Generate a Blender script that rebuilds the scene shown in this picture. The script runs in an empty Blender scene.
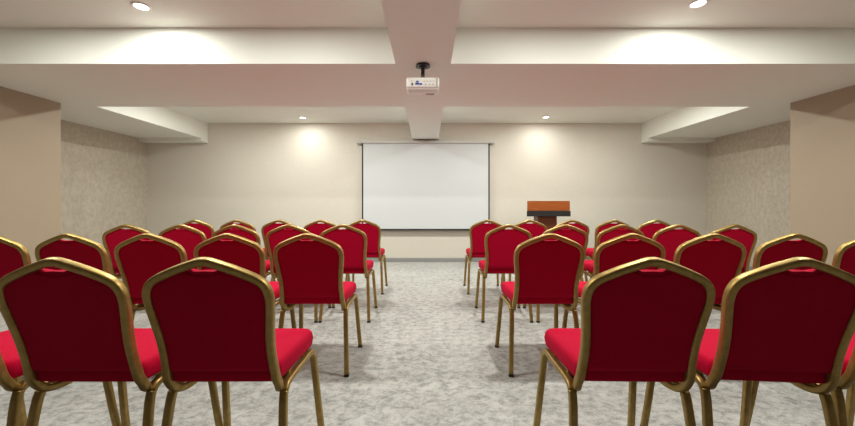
import bpy, bmesh, math
from mathutils import Vector, Matrix

S = bpy.context.scene
C = S.collection
PI = math.pi
FPX = 360.0                      # focal length in pixels of an 855 px wide picture
HORIZON = 206.0            # row the eye level falls on when the room was measured
EYE = 1.10

# ------------------------------------------------------------------ camera, world, exposure
cam_d = bpy.data.cameras.new('camera')
cam_d.sensor_width = 36.0
cam_d.lens = FPX * 36.0 / 855.0
cam_d.shift_y = -(213.0 - HORIZON + 0.5) / 855.0
cam_d.clip_start = 0.05
cam = bpy.data.objects.new('camera', cam_d)
C.objects.link(cam)
cam.location = (0, 0, EYE)
cam.rotation_euler = (PI / 2, 0, 0)
S.camera = cam

w = bpy.data.worlds.new('world')
S.world = w
w.use_nodes = True
w.node_tree.nodes['Background'].inputs[0].default_value = (1.0, 0.97, 0.92, 1)
w.node_tree.nodes['Background'].inputs[1].default_value = 0.0

S.view_settings.view_transform = 'Standard'
S.view_settings.look = 'None'
S.view_settings.gamma = 1.0
S.view_settings.use_curve_mapping = False
S.view_settings.exposure = 0.05
S.cycles.max_bounces = 12
S.cycles.diffuse_bounces = 8
S.cycles.use_denoising = True

LAMP_COL = (0.965, 0.975, 0.885)
LAMP_W = 13.5
LAMP_W_FAR = 9.0
FILL_W_REAR = 40.0
FILL_W_NEAR = 35.0

# ------------------------------------------------------------------ materials
def mat(name, col, rough=0.5, metal=0.0):
    m = bpy.data.materials.new(name)
    m.use_nodes = True
    b = m.node_tree.nodes['Principled BSDF']
    b.inputs['Base Color'].default_value = (*col, 1)
    b.inputs['Roughness'].default_value = rough
    b.inputs['Metallic'].default_value = metal
    return m, m.node_tree, b

def noise(nt, scale, detail=4, rough=0.6, vec=None):
    n = nt.nodes.new('ShaderNodeTexNoise')
    n.inputs['Scale'].default_value = scale
    n.inputs['Detail'].default_value = detail
    n.inputs['Roughness'].default_value = rough
    if vec is not None:
        nt.links.new(vec, n.inputs['Vector'])
    return n

def coords(nt, scale=(1, 1, 1)):
    tc = nt.nodes.new('ShaderNodeTexCoord')
    mp = nt.nodes.new('ShaderNodeMapping')
    mp.inputs['Scale'].default_value = scale
    nt.links.new(tc.outputs['Object'], mp.inputs['Vector'])
    return mp.outputs['Vector']

def ramp(nt, src, stops):
    r = nt.nodes.new('ShaderNodeValToRGB')
    el = r.color_ramp.elements
    while len(el) < len(stops):
        el.new(0.5)
    for e, (p, c) in zip(el, stops):
        e.position = p
        e.color = (*c, 1)
    nt.links.new(src, r.inputs['Fac'])
    return r

def bump(nt, b, src, strength, dist=0.002):
    n = nt.nodes.new('ShaderNodeBump')
    n.inputs['Strength'].default_value = strength
    n.inputs['Distance'].default_value = dist
    nt.links.new(src, n.inputs['Height'])
    nt.links.new(n.outputs['Normal'], b.inputs['Normal'])

def mixcol(nt, a, b_, fac):
    m = nt.nodes.new('ShaderNodeMix')
    m.data_type = 'RGBA'
    m.blend_type = 'MIX'
    m.inputs[0].default_value = fac
    nt.links.new(a, m.inputs[6])
    nt.links.new(b_, m.inputs[7])
    return m.outputs[2]

M = {}
# white painted plaster of the ceiling
m, nt, b = mat('ceiling_paint', (0.805, 0.825, 0.775), 0.75)
bump(nt, b, noise(nt, 60, 3, vec=coords(nt)).outputs['Fac'], 0.03)
M['ceil'] = m

# woven beige wallpaper
def wallpaper(name, lo, hi, sc, contrast, bmp):
    m, nt, b = mat(name, lo, 0.8)
    v = coords(nt, sc)
    n1 = noise(nt, 9, 6, 0.75, v)
    mid = tuple((a + c) / 2 for a, c in zip(lo, hi))
    r = ramp(nt, n1.outputs['Fac'], [(0.5 - contrast, lo), (0.5, mid), (0.5 + contrast, hi)])
    nt.links.new(r.outputs['Color'], b.inputs['Base Color'])
    bump(nt, b, n1.outputs['Fac'], bmp, 0.003)
    return m
M['paper'] = wallpaper('beige_wallpaper', (0.615, 0.585, 0.52), (0.66, 0.63, 0.565), (2, 2, 5), 0.22, 0.04)
M['paper_side'] = wallpaper('mottled_wallpaper', (0.43, 0.375, 0.305), (0.58, 0.525, 0.445), (2, 2, 1.4), 0.17, 0.25)
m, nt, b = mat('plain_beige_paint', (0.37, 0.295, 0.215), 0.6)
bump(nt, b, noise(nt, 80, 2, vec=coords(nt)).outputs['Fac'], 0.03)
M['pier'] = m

# grey mottled carpet
m, nt, b = mat('grey_carpet', (0.4, 0.4, 0.38), 0.95)
v = coords(nt)
n_big = noise(nt, 2.3, 6, 0.62, v)
n_big.inputs['Distortion'].default_value = 0.6
n_mid = noise(nt, 17, 9, 0.85, coords(nt, (0.9, 1.15, 1)))
n_mid.inputs['Distortion'].default_value = 0.35
n_fine = noise(nt, 150, 4, 0.8, v)
rb = ramp(nt, n_big.outputs['Fac'], [(0.36, (0.34, 0.34, 0.325)), (0.62, (0.60, 0.59, 0.555))])
rm = ramp(nt, n_mid.outputs['Fac'], [(0.40, (0.08, 0.085, 0.085)), (0.48, (0.42, 0.415, 0.395)), (0.56, (0.74, 0.73, 0.69))])
cc = mixcol(nt, rb.outputs['Color'], rm.outputs['Color'], 0.6)
rf = ramp(nt, n_fine.outputs['Fac'], [(0.36, (0.22, 0.22, 0.21)), (0.62, (0.70, 0.69, 0.65))])
cc = mixcol(nt, cc, rf.outputs['Color'], 0.25)
hs = nt.nodes.new('ShaderNodeHueSaturation')
hs.inputs['Value'].default_value = 0.74
hs.inputs['Saturation'].default_value = 0.75
nt.links.new(cc, hs.inputs['Color'])
nt.links.new(hs.outputs['Color'], b.inputs['Base Color'])
bump(nt, b, n_fine.outputs['Fac'], 0.5, 0.004)
M['carpet'] = m

m, nt, b = mat('brushed_grey_skirting', (0.33, 0.34, 0.345), 0.4, 0.4)
M['skirting'] = m

# red upholstery
m, nt, b = mat('red_fabric', (0.56, 0.003, 0.026), 0.85)
n = noise(nt, 420, 2, 0.6, coords(nt))
r = ramp(nt, n.outputs['Fac'], [(0.3, (0.37, 0.0008, 0.022)), (0.7, (0.47, 0.002, 0.032))])
nt.links.new(r.outputs['Color'], b.inputs['Base Color'])
bump(nt, b, n.outputs['Fac'], 0.15, 0.001)
b.inputs['Specular IOR Level'].default_value = 0.08
b.inputs['Sheen Weight'].default_value = 0.03
b.inputs['Sheen Roughness'].default_value = 0.5
b.inputs['Sheen Tint'].default_value = (1, 0.25, 0.3, 1)
M['red'] = m
# gold painted aluminium
m, nt, b = mat('gold_metal', (0.52, 0.36, 0.13), 0.42, 0.8)
n = noise(nt, 35, 3, 0.6, coords(nt))
r = ramp(nt, n.outputs['Fac'], [(0.35, (0.32, 0.215, 0.065)), (0.7, (0.42, 0.29, 0.10))])
nt.links.new(r.outputs['Color'], b.inputs['Base Color'])
M['gold'] = m
M['rubber'] = mat('black_rubber', (0.012, 0.012, 0.012), 0.6)[0]
M['white_plastic'] = mat('white_plastic', (0.78, 0.76, 0.73), 0.4)[0]
M['grey_plastic'] = mat('grey_plastic', (0.42, 0.41, 0.40), 0.5)[0]
M['blue_plastic'] = mat('blue_plastic', (0.03, 0.06, 0.32), 0.4)[0]
M['black_metal'] = mat('black_metal', (0.014, 0.013, 0.012), 0.35, 0.2)[0]
M['brown_label'] = mat('brown_label', (0.30, 0.13, 0.08), 0.5)[0]
M['screen'] = mat('white_screen_cloth', (0.60, 0.63, 0.655), 0.9)[0]
M['screen_black'] = mat('black_screen_border', (0.012, 0.012, 0.013), 0.7)[0]
M['case'] = mat('screen_case_paint', (0.50, 0.49, 0.47), 0.45)[0]
m, nt, b = mat('reddish_wood', (0.25, 0.07, 0.02), 0.35)
n = noise(nt, 6, 6, 0.6, coords(nt, (1, 4, 14)))
r = ramp(nt, n.outputs['Fac'], [(0.3, (0.26, 0.06, 0.012)), (0.7, (0.40, 0.115, 0.025))])
nt.links.new(r.outputs['Color'], b.inputs['Base Color'])
M['wood'] = m
m, nt, b = mat('dark_wood', (0.085, 0.025, 0.012), 0.4)
n = noise(nt, 6, 6, 0.6, coords(nt, (12, 12, 1)))
r = ramp(nt, n.outputs['Fac'], [(0.3, (0.09, 0.025, 0.010)), (0.7, (0.17, 0.05, 0.018))])
nt.links.new(r.outputs['Color'], b.inputs['Base Color'])
M['dark_wood'] = m
m, nt, b = mat('lamp_diffuser', (1, 1, 1), 0.5)
b.inputs['Emission Color'].default_value = (1.0, 0.97, 0.92, 1)
b.inputs['Emission Strength'].default_value = 6.0
M['lamp'] = m

# ------------------------------------------------------------------ helpers
def obj(name, bm, material, parent=None, smooth=False, loc=None, flat_angle=None):
    bmesh.ops.recalc_face_normals(bm, faces=bm.faces)
    me = bpy.data.meshes.new(name)
    bm.to_mesh(me)
    bm.free()
    if smooth:
        for p in me.polygons:
            p.use_smooth = True
        if flat_angle:
            me.set_sharp_from_angle(angle=math.radians(flat_angle))
    me.materials.append(material)
    o = bpy.data.objects.new(name, me)
    C.objects.link(o)
    if parent is not None:
        o.parent = parent
    if loc:
        o.location = loc
    return o

def struct(name, bm, material):
    o = obj(name, bm, material)
    o['kind'] = 'structure'
    o['label'] = STRUCT.get(name, name.replace('_', ' '))
    o['category'] = name.split('_')[0]
    return o

def thing(name, label, cat, loc=(0, 0, 0), rz=0.0, group=None):
    o = bpy.data.objects.new(name, None)
    o.empty_display_size = 0.1
    C.objects.link(o)
    o.location = loc
    o.rotation_euler = (0, 0, rz)
    o['label'] = label
    o['category'] = cat
    if group:
        o['group'] = group
    return o

def box(bm, x0, x1, y0, y1, z0, z1, bev=0.0, seg=2):
    r = bmesh.ops.create_cube(bm, size=1.0)
    vs = r['verts']
    for v in vs:
        v.co = Vector((x0 + (v.co.x + .5) * (x1 - x0), y0 + (v.co.y + .5) * (y1 - y0), z0 + (v.co.z + .5) * (z1 - z0)))
    if bev > 0:
        es = list({e for v in vs for e in v.link_edges})
        bmesh.ops.bevel(bm, geom=es, offset=bev, segments=seg, profile=0.5, affect='EDGES')
    return bm

def B(*a, **k):
    return box(bmesh.new(), *a, **k)

def cyl(bm, c, r0, r1, z0, z1, n=32):
    a = [bm.verts.new((c[0] + r0 * math.cos(2 * PI * i / n), c[1] + r0 * math.sin(2 * PI * i / n), z0)) for i in range(n)]
    b_ = [bm.verts.new((c[0] + r1 * math.cos(2 * PI * i / n), c[1] + r1 * math.sin(2 * PI * i / n), z1)) for i in range(n)]
    for i in range(n):
        j = (i + 1) % n
        bm.faces.new((a[i], a[j], b_[j], b_[i]))
    bm.faces.new(a[::-1])
    bm.faces.new(b_)
    return bm

def catmull(pts, sub=6):
    P = [Vector(p) for p in pts]
    out = []
    for i in range(len(P) - 1):
        p0 = P[i - 1] if i > 0 else P[i] * 2 - P[i + 1]
        p1, p2 = P[i], P[i + 1]
        p3 = P[i + 2] if i + 2 < len(P) else P[i + 1] * 2 - P[i]
        # centripetal parametrisation keeps tight bends free of overshoot
        t0 = 0.0
        t1 = t0 + max((p1 - p0).length, 1e-6) ** .5
        t2 = t1 + max((p2 - p1).length, 1e-6) ** .5
        t3 = t2 + max((p3 - p2).length, 1e-6) ** .5
        for k in range(sub):
            t = t1 + (t2 - t1) * k / sub
            A1 = p0 * ((t1 - t) / (t1 - t0)) + p1 * ((t - t0) / (t1 - t0))
            A2 = p1 * ((t2 - t) / (t2 - t1)) + p2 * ((t - t1) / (t2 - t1))
            A3 = p2 * ((t3 - t) / (t3 - t2)) + p3 * ((t - t2) / (t3 - t2))
            B1 = A1 * ((t2 - t) / (t2 - t0)) + A2 * ((t - t0) / (t2 - t0))
            B2 = A2 * ((t3 - t) / (t3 - t1)) + A3 * ((t - t1) / (t3 - t1))
            out.append(B1 * ((t2 - t) / (t2 - t1)) + B2 * ((t - t1) / (t2 - t1)))
    out.append(P[-1])
    return out

def profile(a, b_, r, k=3):
    """rounded rectangle, half sizes a (along side) and b_ (along ref)"""
    pts = []
    for sx, sy, a0 in ((1, 1, 0), (-1, 1, PI / 2), (-1, -1, PI), (1, -1, 1.5 * PI)):
        for i in range(k + 1):
            t = a0 + i * PI / 2 / k
            pts.append((sx * (a - r) + r * math.cos(t), sy * (b_ - r) + r * math.sin(t)))
    return pts

def sweep(bm, path, prof, refs):
    """tube of profile prof along path; refs = direction of the profile's second axis, one vector or one per point"""
    rings = []
    n = len(path)
    for i, p in enumerate(path):
        t = (path[min(i + 1, n - 1)] - path[max(i - 1, 0)]).normalized()
        ref = Vector(refs[i] if isinstance(refs, list) else refs)
        v = (ref - t * ref.dot(t)).normalized()
        u = t.cross(v)
        rings.append([bm.verts.new(p + u * a + v * b_) for a, b_ in prof])
    m_ = len(prof)
    for i in range(n - 1):
        for j in range(m_):
            k = (j + 1) % m_
            bm.faces.new((rings[i][j], rings[i][k], rings[i + 1][k], rings[i + 1][j]))
    bm.faces.new(rings[0][::-1])
    bm.faces.new(rings[-1])
    return bm

STRUCT = {
    'floor': 'mottled grey carpet floor', 'ceiling': 'white upper ceiling inside the recesses',
    'wall_back': 'beige wallpapered wall behind the screen',
    'wall_left': 'mottled beige left wall near the far corner', 'wall_right': 'mottled beige right wall near the far corner',
    'wall_left_pier': 'plain beige projecting left wall beside the chairs', 'wall_right_pier': 'plain beige projecting right wall beside the chairs',
    'wall_front': 'dark panelled wall behind the camera',
    'baseboard_back': 'grey skirting under the screen', 'baseboard_left': 'grey skirting along the left wall', 'baseboard_right': 'grey skirting along the right wall',
    'trim_1': 'wide white cross beam carrying the projector', 'trim_2': 'white central beam over the nearest chairs',
    'trim_3': 'white central beam running to the screen', 'trim_4': 'low white ceiling strip along the far left wall',
    'trim_5': 'low white ceiling strip along the far right wall', 'trim_6': 'low white ceiling strip over the near left wall',
    'trim_7': 'low white ceiling strip over the near right wall', 'trim_8': 'small white ceiling step in the far left corner',
    'trim_9': 'small white ceiling step in the far right corner',
}

# ------------------------------------------------------------------ room
YB = 7.03                    # far wall
YF = -4.5                    # wall behind the camera
XL, XR = -5.47, 5.45
PL, PR = -4.585, 4.535       # faces of the projecting walls
PY = 4.50
CL, CU = 2.381, 2.706        # low and high ceiling
KL, KR = -4.29, 4.18         # sides of the ceiling recesses
Y1, Y2 = 3.254, 4.67         # cross beam
BX0, BX1 = -0.29, 0.21       # central beam

struct('floor', B(XL - .2, XR + .2, YF - .2, YB + .2, -0.1, 0), M['carpet'])
struct('wall_back', B(XL - .2, XR + .2, YB, YB + .15, 0, CU + .1), M['paper'])
struct('wall_left', B(XL - .2, XL, PY, YB, 0, CU + .1), M['paper_side'])
struct('wall_right', B(XR, XR + .2, PY, YB, 0, CU + .1), M['paper_side'])
struct('wall_left_pier', B(XL - .2, PL, YF, PY, 0, CU + .1), M['pier'])
struct('wall_right_pier', B(PR, XR + .2, YF, PY, 0, CU + .1), M['pier'])
struct('wall_front', B(XL - .2, XR + .2, YF - .15, YF, 0, CU + .1), M['dark_wood'])
struct('ceiling', B(XL - .2, XR + .2, YF - .15, YB + .15, CU, CU + .12), M['ceil'])
struct('trim_1', B(XL, XR, Y1, Y2, CL, CU), M['ceil'])
struct('trim_2', B(BX0, BX1, YF, Y1, CL, CU), M['ceil'])
struct('trim_3', B(BX0, BX1, Y2, YB, CL, CU), M['ceil'])
struct('trim_4', B(XL, KL, Y2, YB, CL, CU), M['ceil'])
struct('trim_5', B(KR, XR, Y2, YB, CL, CU), M['ceil'])
struct('trim_6', B(PL, KL, YF, Y1, CL, CU), M['ceil'])
struct('trim_7', B(KR, PR, YF, Y1, CL, CU), M['ceil'])
struct('trim_8', B(XL, KL + .004, YB - .21, YB, CL - .062, CL), M['ceil'])
struct('trim_9', B(KR - .004, XR, YB - .21, YB, CL - .062, CL), M['ceil'])
struct('baseboard_back', B(XL, XR, YB - .014, YB, 0, .078, bev=.003), M['skirting'])
struct('baseboard_left', B(XL, XL + .014, PY, YB - .014, 0, .078, bev=.003), M['skirting'])
struct('baseboard_right', B(XR - .014, XR, PY, YB - .014, 0, .078, bev=.003), M['skirting'])

# ------------------------------------------------------------------ downlights
def downlight(label, x, y, watts):
    t = thing('recessed_downlight', label, 'ceiling light', (x, y, CU), 0, 'recessed ceiling downlights')
    bm = bmesh.new()
    n = 40
    R = [(.046, -.001), (.050, -.006), (.062, -.007), (.067, -.003), (.067, 0.0)]
    rings = [[bm.verts.new((r * math.cos(2 * PI * i / n), r * math.sin(2 * PI * i / n), z)) for i in range(n)] for r, z in R]
    for a, b_ in zip(rings, rings[1:]):
        for i in range(n):
            j = (i + 1) % n
            bm.faces.new((a[i], a[j], b_[j], b_[i]))
    obj('trim_ring', bm, M['white_plastic'], t, True)
    obj('lamp_lens', cyl(bmesh.new(), (0, 0), .058, .058, -.0058, -.0012, n), M['lamp'], t)
    ld = bpy.data.lights.new('downlight_beam', 'AREA')
    ld.shape = 'DISK'
    ld.size = 0.10
    ld.energy = watts
    ld.color = LAMP_COL
    lo = bpy.data.objects.new('downlight_beam', ld)
    C.objects.link(lo)
    lo.parent = t
    lo.location = (0, 0, -.0085)
    return t

downlight('round recessed downlight in the near ceiling recess, left of the central beam', -2.306, 2.90, LAMP_W)
downlight('round recessed downlight in the near ceiling recess, right of the central beam', 2.150, 2.86, LAMP_W)
downlight('round recessed downlight near the far wall, left of the screen', -2.28, 6.58, LAMP_W_FAR)
downlight('round recessed downlight near the far wall, above the lectern', 2.15, 6.54, LAMP_W_FAR)

for px_, nm in ((-2.95, 'left wall side of the left half'), (-1.05, 'screen side of the left half'), (0.97, 'screen side of the right half'), (2.85, 'right wall side of the right half')):  # added fill lamps, out of view, to light the room more evenly
    downlight('added unseen downlight up in the far ceiling recess, ' + nm, px_ * 1.06, 5.35, FILL_W_REAR)
    downlight('added unseen downlight up in the near ceiling recess, ' + nm.replace('screen side', 'aisle side'), px_, 2.2, FILL_W_NEAR)

# ------------------------------------------------------------------ projection screen
ZS = YB - .09
sc = thing('projection_screen', 'large white pull-down projection screen with black borders on the far wall', 'projection screen', (-.035, ZS, .62))
def sx(px): return (px - 427.5) * ZS / FPX + .035
def sz(py): return EYE + (HORIZON - py) * ZS / FPX - .62
x0, x1 = sx(361.9), sx(489.7)
zb, zt = sz(230.8), sz(143.6)
obj('screen_case', B(sx(356.8), sx(494.4), -.035, .075, sz(144.0), sz(141.3), bev=.008), M['case'], sc, True, flat_angle=40)
obj('screen_cloth', B(x0 + .026, x1 - .026, -.001, .001, zb + .03, zt + .02), M['screen'], sc)
obj('black_border', B(x0, x0 + .027, -.0015, .0015, zb, zt + .02), M['screen_black'], sc)
obj('black_border', B(x1 - .027, x1, -.0015, .0015, zb, zt + .02), M['screen_black'], sc)
bm = bmesh.new()
box(bm, x0 + .01, x1 - .01, -.010, .010, zb - .004, zb + .026, bev=.006)
obj('weight_bar', bm, M['screen_black'], sc, True, flat_angle=40)

# ------------------------------------------------------------------ lectern
LY = 6.15
lc = thing('lectern', 'reddish-brown wooden lectern right of the screen near the far wall', 'lectern', ((548.6 - 427.5) * LY / FPX, LY, 0))
k = LY / FPX
hw = 21.4 * k
zt = EYE + 4.6 * k
zm = EYE - 5.3 * k
zl = EYE - 10.9 * k
# front board with a sloping desk behind it
bm = bmesh.new()
prof_ = [(0, zm), (0, zt), (.03, zt), (.38, zt - .10), (.38, zm - .01)]
L_ = [bm.verts.new((-hw + .30 * y, y, z)) for y, z in prof_]
R_ = [bm.verts.new((hw - .30 * y, y, z)) for y, z in prof_]
bm.faces.new(L_[::-1]); bm.faces.new(R_)
for i in range(5):
    j = (i + 1) % 5
    bm.faces.new((L_[i], L_[j], R_[j], R_[i]))
bmesh.ops.bevel(bm, geom=list(bm.edges), offset=.004, segments=2, affect='EDGES')
obj('desk_top', bm, M['wood'], lc)
bm = B(-hw - .008, hw + .008, -.012, .39, zl, zm - .001, bev=.004)
for v in bm.verts:
    v.co.x *= 1 - .30 * max(v.co.y, 0) / hw
o = obj('desk_band', bm, M['rubber'], lc)
o['label'] = 'black band under the desk top'
bm = bmesh.new()
cw = 9.6 * k
box(bm, -cw, cw, .06, .31, .06, zl, bev=.006)
obj('column', bm, M['dark_wood'], lc)
obj('base', B(-.27, .27, .0, .40, 0, .06, bev=.008), M['dark_wood'], lc)

# ------------------------------------------------------------------ projector on its ceiling mount
PX, PYY = -.042, 3.275
pj = thing('projector', 'white projector hanging from the cross beam on a black mount', 'projector', (PX, PYY, CL))
bm = bmesh.new()
cyl(bm, (0, 0), .066, .060, -.020, 0, 36)
cyl(bm, (0, 0), .03, .04, -.032, -.020, 24)
obj('mount_plate', bm, M['black_metal'], pj, True, flat_angle=40)
bm = bmesh.new()
cyl(bm, (0, 0), .017, .017, -.13, -.03, 20)
cyl(bm, (0, 0), .034, .026, -.142, -.118, 20)
obj('mount_pole', bm, M['black_metal'], pj, True, flat_angle=40)
PZ1, PZ0 = 2.246 - CL, 2.150 - CL
yr = 3.21 - PYY
bd = B(-.148, .148, yr, yr + .19, PZ0, PZ1, bev=.016, seg=3)
body = obj('projector_body', bd, M['white_plastic'], pj, True, flat_angle=35)
obj('bottom_cover', B(-.140, .140, yr + .015, yr + .18, PZ0 - .010, PZ0 + .012, bev=.008), M['white_plastic'], pj, True, flat_angle=35)
# rear connector panel
obj('connector_panel', B(-.130, .112, yr - .002, yr + .006, PZ0 + .016, PZ1 - .016, bev=.001), M['white_plastic'], pj)
def port(x, z, w_, h_, m_, label, name='connector'):
    o = obj(name, B(x - w_ / 2, x + w_ / 2, yr - .007, yr, PZ0 + z - h_ / 2, PZ0 + z + h_ / 2, bev=.0012), M[m_], pj)
    o['label'] = label
port(-.050, .036, .034, .016, 'blue_plastic', 'wide blue connector')
port(-.048, .055, .022, .012, 'blue_plastic', 'upper blue connector')
port(-.018, .033, .024, .014, 'blue_plastic', 'narrow blue connector')
port(-.094, .032, .013, .020, 'rubber', 'black socket')
port(-.098, .060, .009, .009, 'grey_plastic', 'grey button')
for i, x in enumerate((.025, .062, .092)):
    port(x, .030, .012, .011, 'grey_plastic', ('left', 'middle', 'right')[i] + ' grey jack')
for i, x in enumerate((.012, .040, .068, .096)):
    port(x, .058, .010, .006, 'grey_plastic', 'small grey key', 'key')
obj('air_vent', B(.118, .134, yr - .003, yr + .004, PZ0 + .012, PZ1 - .014), M['grey_plastic'], pj)
obj('rating_label', B(.028, .104, yr + .135, yr + .168, PZ0 - .0112, PZ0 - .009), M['brown_label'], pj)
bm = bmesh.new()
n = 28
for r, ya, yb in ((.036, yr + .185, yr + .215), (.030, yr + .21, yr + .225)):
    a = [bm.verts.new((.06 + r * math.cos(2 * PI * i / n), ya, PZ0 + .047 + r * math.sin(2 * PI * i / n))) for i in range(n)]
    c_ = [bm.verts.new((.06 + r * math.cos(2 * PI * i / n), yb, PZ0 + .047 + r * math.sin(2 * PI * i / n))) for i in range(n)]
    for i in range(n):
        j = (i + 1) % n
        bm.faces.new((a[i], a[j], c_[j], c_[i]))
    bm.faces.new(a); bm.faces.new(c_[::-1])
obj('lens', bm, M['black_metal'], pj, True, flat_angle=40)

# ------------------------------------------------------------------ banquet chair
TOP = 0.927
def lean(z):
    """distance of the back frame in front of the sitter's back at height z"""
    t = (z - .43) / (.83 - .43)
    t = max(0.0, t)
    return -.172 - .101 * min(t, 1.25) ** 1.05

# outer half outline of the back frame (x, z)
OUT = [(0, .927), (.020, .9255), (.050, .916), (.095, .900), (.140, .881), (.175, .864), (.201, .843), (.2165, .812),
       (.2205, .775), (.2170, .733), (.2105, .68), (.205, .62), (.204, .57), (.2065, .52), (.2105, .475)]
HT = .0140
def center_line():
    pts = []
    for i, (x, z) in enumerate(OUT):
        a = Vector(OUT[max(i - 1, 0)]); c = Vector(OUT[min(i + 1, len(OUT) - 1)])
        if i == 0:
            nrm = Vector((0, 1))
        else:
            d = (c - a).normalized()
            nrm = Vector((-d.y, d.x))
        pts.append((x - nrm.x * HT, z - nrm.y * HT))
    return pts
CLN = center_line()

def make_chair():
    t = thing('banquet_chair', '', 'chair', (0, 0, 0), 0, 'red banquet chairs in rows facing the screen')
    # back frame: one tube bent up from below the seat, over the crown and down again
    half = [(x, lean(z), z) for x, z in CLN] + [(.198, -.167, .448), (.195, -.153, .428), (.190, -.126, .412), (.180, -.076, .409), (.168, -.02, .426), (.160, .02, .434)]
    left = [(-x, y, z) for x, y, z in half[:0:-1]]
    path = catmull(left + half, 6)
    mid = len(path) // 2
    refs = []
    for i, p in enumerate(path):
        j0, j1 = max(i - 1, 0), min(i + 1, len(path) - 1)
        d = (path[j1] - path[j0]).normalized()
        if p.z > .47:
            refs.append((0, 1, .28))
        else:
            f = min(1, (.47 - p.z) / .046)
            refs.append(tuple(Vector((0, 1, .28)).lerp(Vector((0, .05, 1.0)), f)))
    obj('back_frame', sweep(bmesh.new(), path, profile(HT, .0145, .0075, 3), refs), M['gold'], t, True)

    # upholstered back panel
    bm = bmesh.new()
    nu, nv = 32, 26
    zbot, zsh = .502, .800
    IN = [(x, z) for x, z in CLN]
    def side_w(z):                       # half width between the tube centre lines
        for (xa, za), (xb, zb_) in zip(CLN, CLN[1:]):
            if zb_ <= z <= za and za - zb_ > 1e-6 and z < .86:
                f = (za - z) / (za - zb_)
                return xa + (xb - xa) * f
        return CLN[-1][0]
    def top_z(x):
        x = abs(x)
        for (xa, za), (xb, zb_) in zip(CLN, CLN[1:]):
            if xa <= x <= xb:
                return za + (zb_ - za) * (x - xa) / (xb - xa)
        return zsh
    W1 = side_w(zsh) - .006
    front, back = [], []
    for iv in range(nv + 1):
        v = iv / nv
        fr, bk = [], []
        for iu in range(nu + 1):
            u = -1 + 2 * iu / nu
            u = math.copysign(abs(u) ** .85, u)
            wz = side_w(zbot + v * (zsh - zbot)) - .006
            x = u * wz
            zt_ = top_z(u * W1) - .005
            zt_ = max(zt_, zsh) if abs(u) > .995 else zt_
            hole = .027 * math.exp(-(u * W1 / .050) ** 4)
            zt_ -= hole
            z = zbot + v * (zt_ - zbot)
            e = min(1.0, (1 - abs(u)) / .10) * min(1.0, (1 - v) / .09) * min(1.0, v / .07)
            e = 1 - (1 - e) ** 2.2
            lip = math.exp(-(u * W1 / .055) ** 6) * max(0.0, v - .8) / .2   # padded lip under the hand hold
            e = max(e, .85 * lip)
            y = lean(z)
            fr.append(bm.verts.new((x, y + .004 + .030 * e, z)))
            bk.append(bm.verts.new((x, y - .003 - .006 * e, z)))
        front.append(fr); back.append(bk)
    for G, flip in ((front, False), (back, True)):
        for a, c_ in zip(G, G[1:]):
            for i in range(nu):
                f = (a[i], a[i + 1], c_[i + 1], c_[i])
                bm.faces.new(f[::-1] if flip else f)
    def strip(a, c_):
        for i in range(len(a) - 1):
            bm.faces.new((a[i], a[i + 1], c_[i + 1], c_[i]))
    strip(front[0], back[0]); strip(front[-1], back[-1])
    strip([r[0] for r in front], [r[0] for r in back]); strip([r[-1] for r in front], [r[-1] for r in back])
    bp = obj('backrest', bm, M['red'], t, True, flat_angle=70)
    # piping seam just below the hand hole
    sp = [(x, lean(.862) - .0095, .874 - .013 * (1 - (x / .062) ** 2)) for x in [i * .0124 - .062 for i in range(11)]]
    sp = [Vector((x, lean(z) - .0092, z)) for x, y, z in sp]
    obj('piping', sweep(bmesh.new(), sp, profile(.0016, .0016, .0012, 1), (0, 1, 0)), M['red'], bp, True)

    # seat cushion
    bm = bmesh.new()
    def loop(z, ins, crown=0.0):
        pts = []
        for cx, cy, a0, r in ((1, 1, 0, .05), (-1, 1, PI / 2, .05), (-1, -1, PI, .028), (1, -1, 1.5 * PI, .028)):
            for i in range(7):
                a = a0 + i * PI / 12
                hwid = (.215 if cy > 0 else .203) - ins
                yy = (.212 - ins) if cy > 0 else (-.173 + ins)
                rr = max(r - ins * .5, .012)
                pts.append((cx * (hwid - rr) + rr * math.cos(a), yy - cy * rr + rr * math.sin(a), z))
        return [bm.verts.new(p) for p in pts]
    L = [loop(.452, .012), loop(.4545, .003), loop(.463, 0), loop(.490, -.004), loop(.511, 0), loop(.521, .007), loop(.526, .019), loop(.530, .05), loop(.533, .10), loop(.5345, .15)]
    for a, c_ in zip(L, L[1:]):
        for i in range(len(a)):
            j = (i + 1) % len(a)
            bm.faces.new((a[i], a[j], c_[j], c_[i]))
    bm.faces.new(L[0][::-1]); bm.faces.new(L[-1])
    obj('seat', bm, M['red'], t, True)

    # a side rail under each seat edge runs into a rear and a front leg
    pr = profile(.0125, .0145, .0065, 3)
    for s in (-1, 1):
        rail = catmull([(s * .2085, -.140, .405), (s * .2075, -.118, .4215), (s * .207, -.085, .4265), (s * .207, .04, .4275),
                        (s * .207, .145, .4275), (s * .2075, .178, .4215), (s * .2085, .195, .405)], 5)
        obj('seat_rail', sweep(bmesh.new(), rail, pr, (s, 0, 0)), M['gold'], t, True)
        for ya, yb, yk in ((-.140, -.215, -.150), (.195, .268, .2055)):
            lp = catmull([(s * .2085, ya, .4055), (s * .2095, yk, .375), (s * .216, yk + (yb - yk) * .33, .25), (s * .2235, yk + (yb - yk) * .69, .11), (s * .2288, yb - (yb - yk) * .03, .013)], 5)
            lg = obj('leg', sweep(bmesh.new(), lp, pr, (s, 0, 0)), M['gold'], t, True)
            fp = [Vector((s * .2287, yb - (yb - yk) * .03, .0125)), Vector((s * .2290, yb, 0.0))]
            fc = obj('foot_cap', sweep(bmesh.new(), fp, profile(.0136, .0156, .0065, 3), (s, 0, 0)), M['rubber'], lg, True, flat_angle=60)
            fc['label'] = 'black foot cap'
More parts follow.
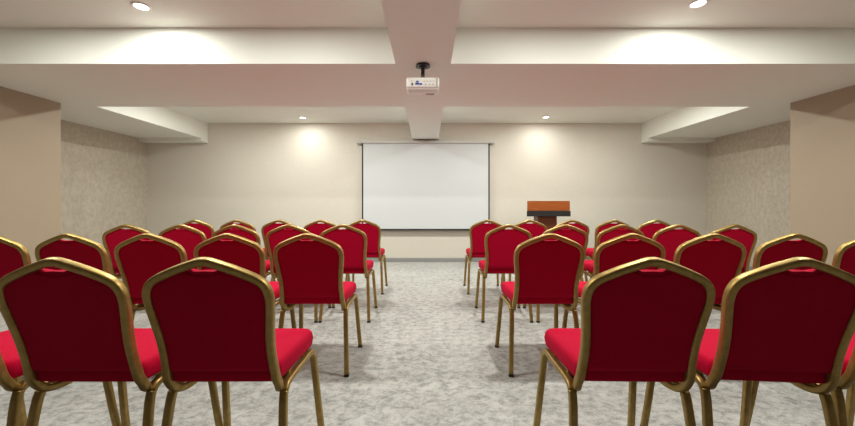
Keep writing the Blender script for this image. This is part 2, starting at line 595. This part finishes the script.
    # cross braces under the seat
    for nm, yy in (('seat_brace', -.06), ('seat_brace', .10)):
        obj(nm, B(-.2, .2, yy - .012, yy + .012,   .430, .4525, bev=.003), M['gold'], t)
    return t

chair0 = make_chair()
used = [False]
def place_chair(x, y, rz, label):
    if not used[0]:
        used[0] = True
        r = chair0
    else:
        r = chair0.copy()
        C.objects.link(r)
        for ch in list(chair0.children):
            c = ch.copy(); C.objects.link(c); c.parent = r
            for g in ch.children:
                d = g.copy(); C.objects.link(d); d.parent = c
    r.location = (x, y, 0)
    r.rotation_euler = (0, 0, rz)
    r['label'] = label
    return r

ROWS = [
    ('nearest row', 1.22, [202.5, 54.5, -93], [653, 802, 950]),
    ('second row from the camera', 2.26, [305.7, 226, 147, 68, -11], [549.8, 632, 714, 797, 876]),
    ('third row from the camera', 3.33, [342.5, 288.5, 237, 178, 126], [510, 567, 620.5, 677, 736]),
    ('row closest to the screen', 4.40, [363.6, 318, 277.6, 238.5, 195.5], [487.5, 530.7, 571.8, 614.6, 656.3]),
]
ORD = ['on the aisle', 'second from the aisle', 'third from the aisle', 'fourth from the aisle', 'fifth from the aisle']
TURN = [0.010, -0.014, 0.006, 0.018, -0.008, -0.016, 0.012, 0.0, 0.015, -0.011]
ti = 0
EXTRA = {(1, 'right', 1): -.085, (1, 'right', 0): -.02, (1, 'right', 2): -.085, (3, 'left', 4): .09}     # chairs standing visibly askew
for rname, zb_, lefts, rights in ROWS:
    for side, pxs in (('left', lefts), ('right', rights)):
        n = len(pxs)
        k = (zb_ - .02) / FPX
        pitch = max(abs(pxs[-1] - pxs[0]) * k / (n - 1), .4975)
        sg = -1 if side == 'left' else 1
        mid = sum(pxs) / n
        for i, px in enumerate(pxs):
            X = (mid - 427.5) * k + sg * pitch * (i - (n - 1) / 2)
            lab = 'red gold-framed chair, %s, %s block, %s' % (rname, side, ORD[i])
            rz = EXTRA.get((ROWS[0][0] == rname and 1 or ROWS[2][0] == rname and 3, side, i), TURN[ti % 10] * .25)
            place_chair(X - .29 * math.sin(rz), zb_ - .02 + .29 * math.cos(rz), rz, lab)
            ti += 1
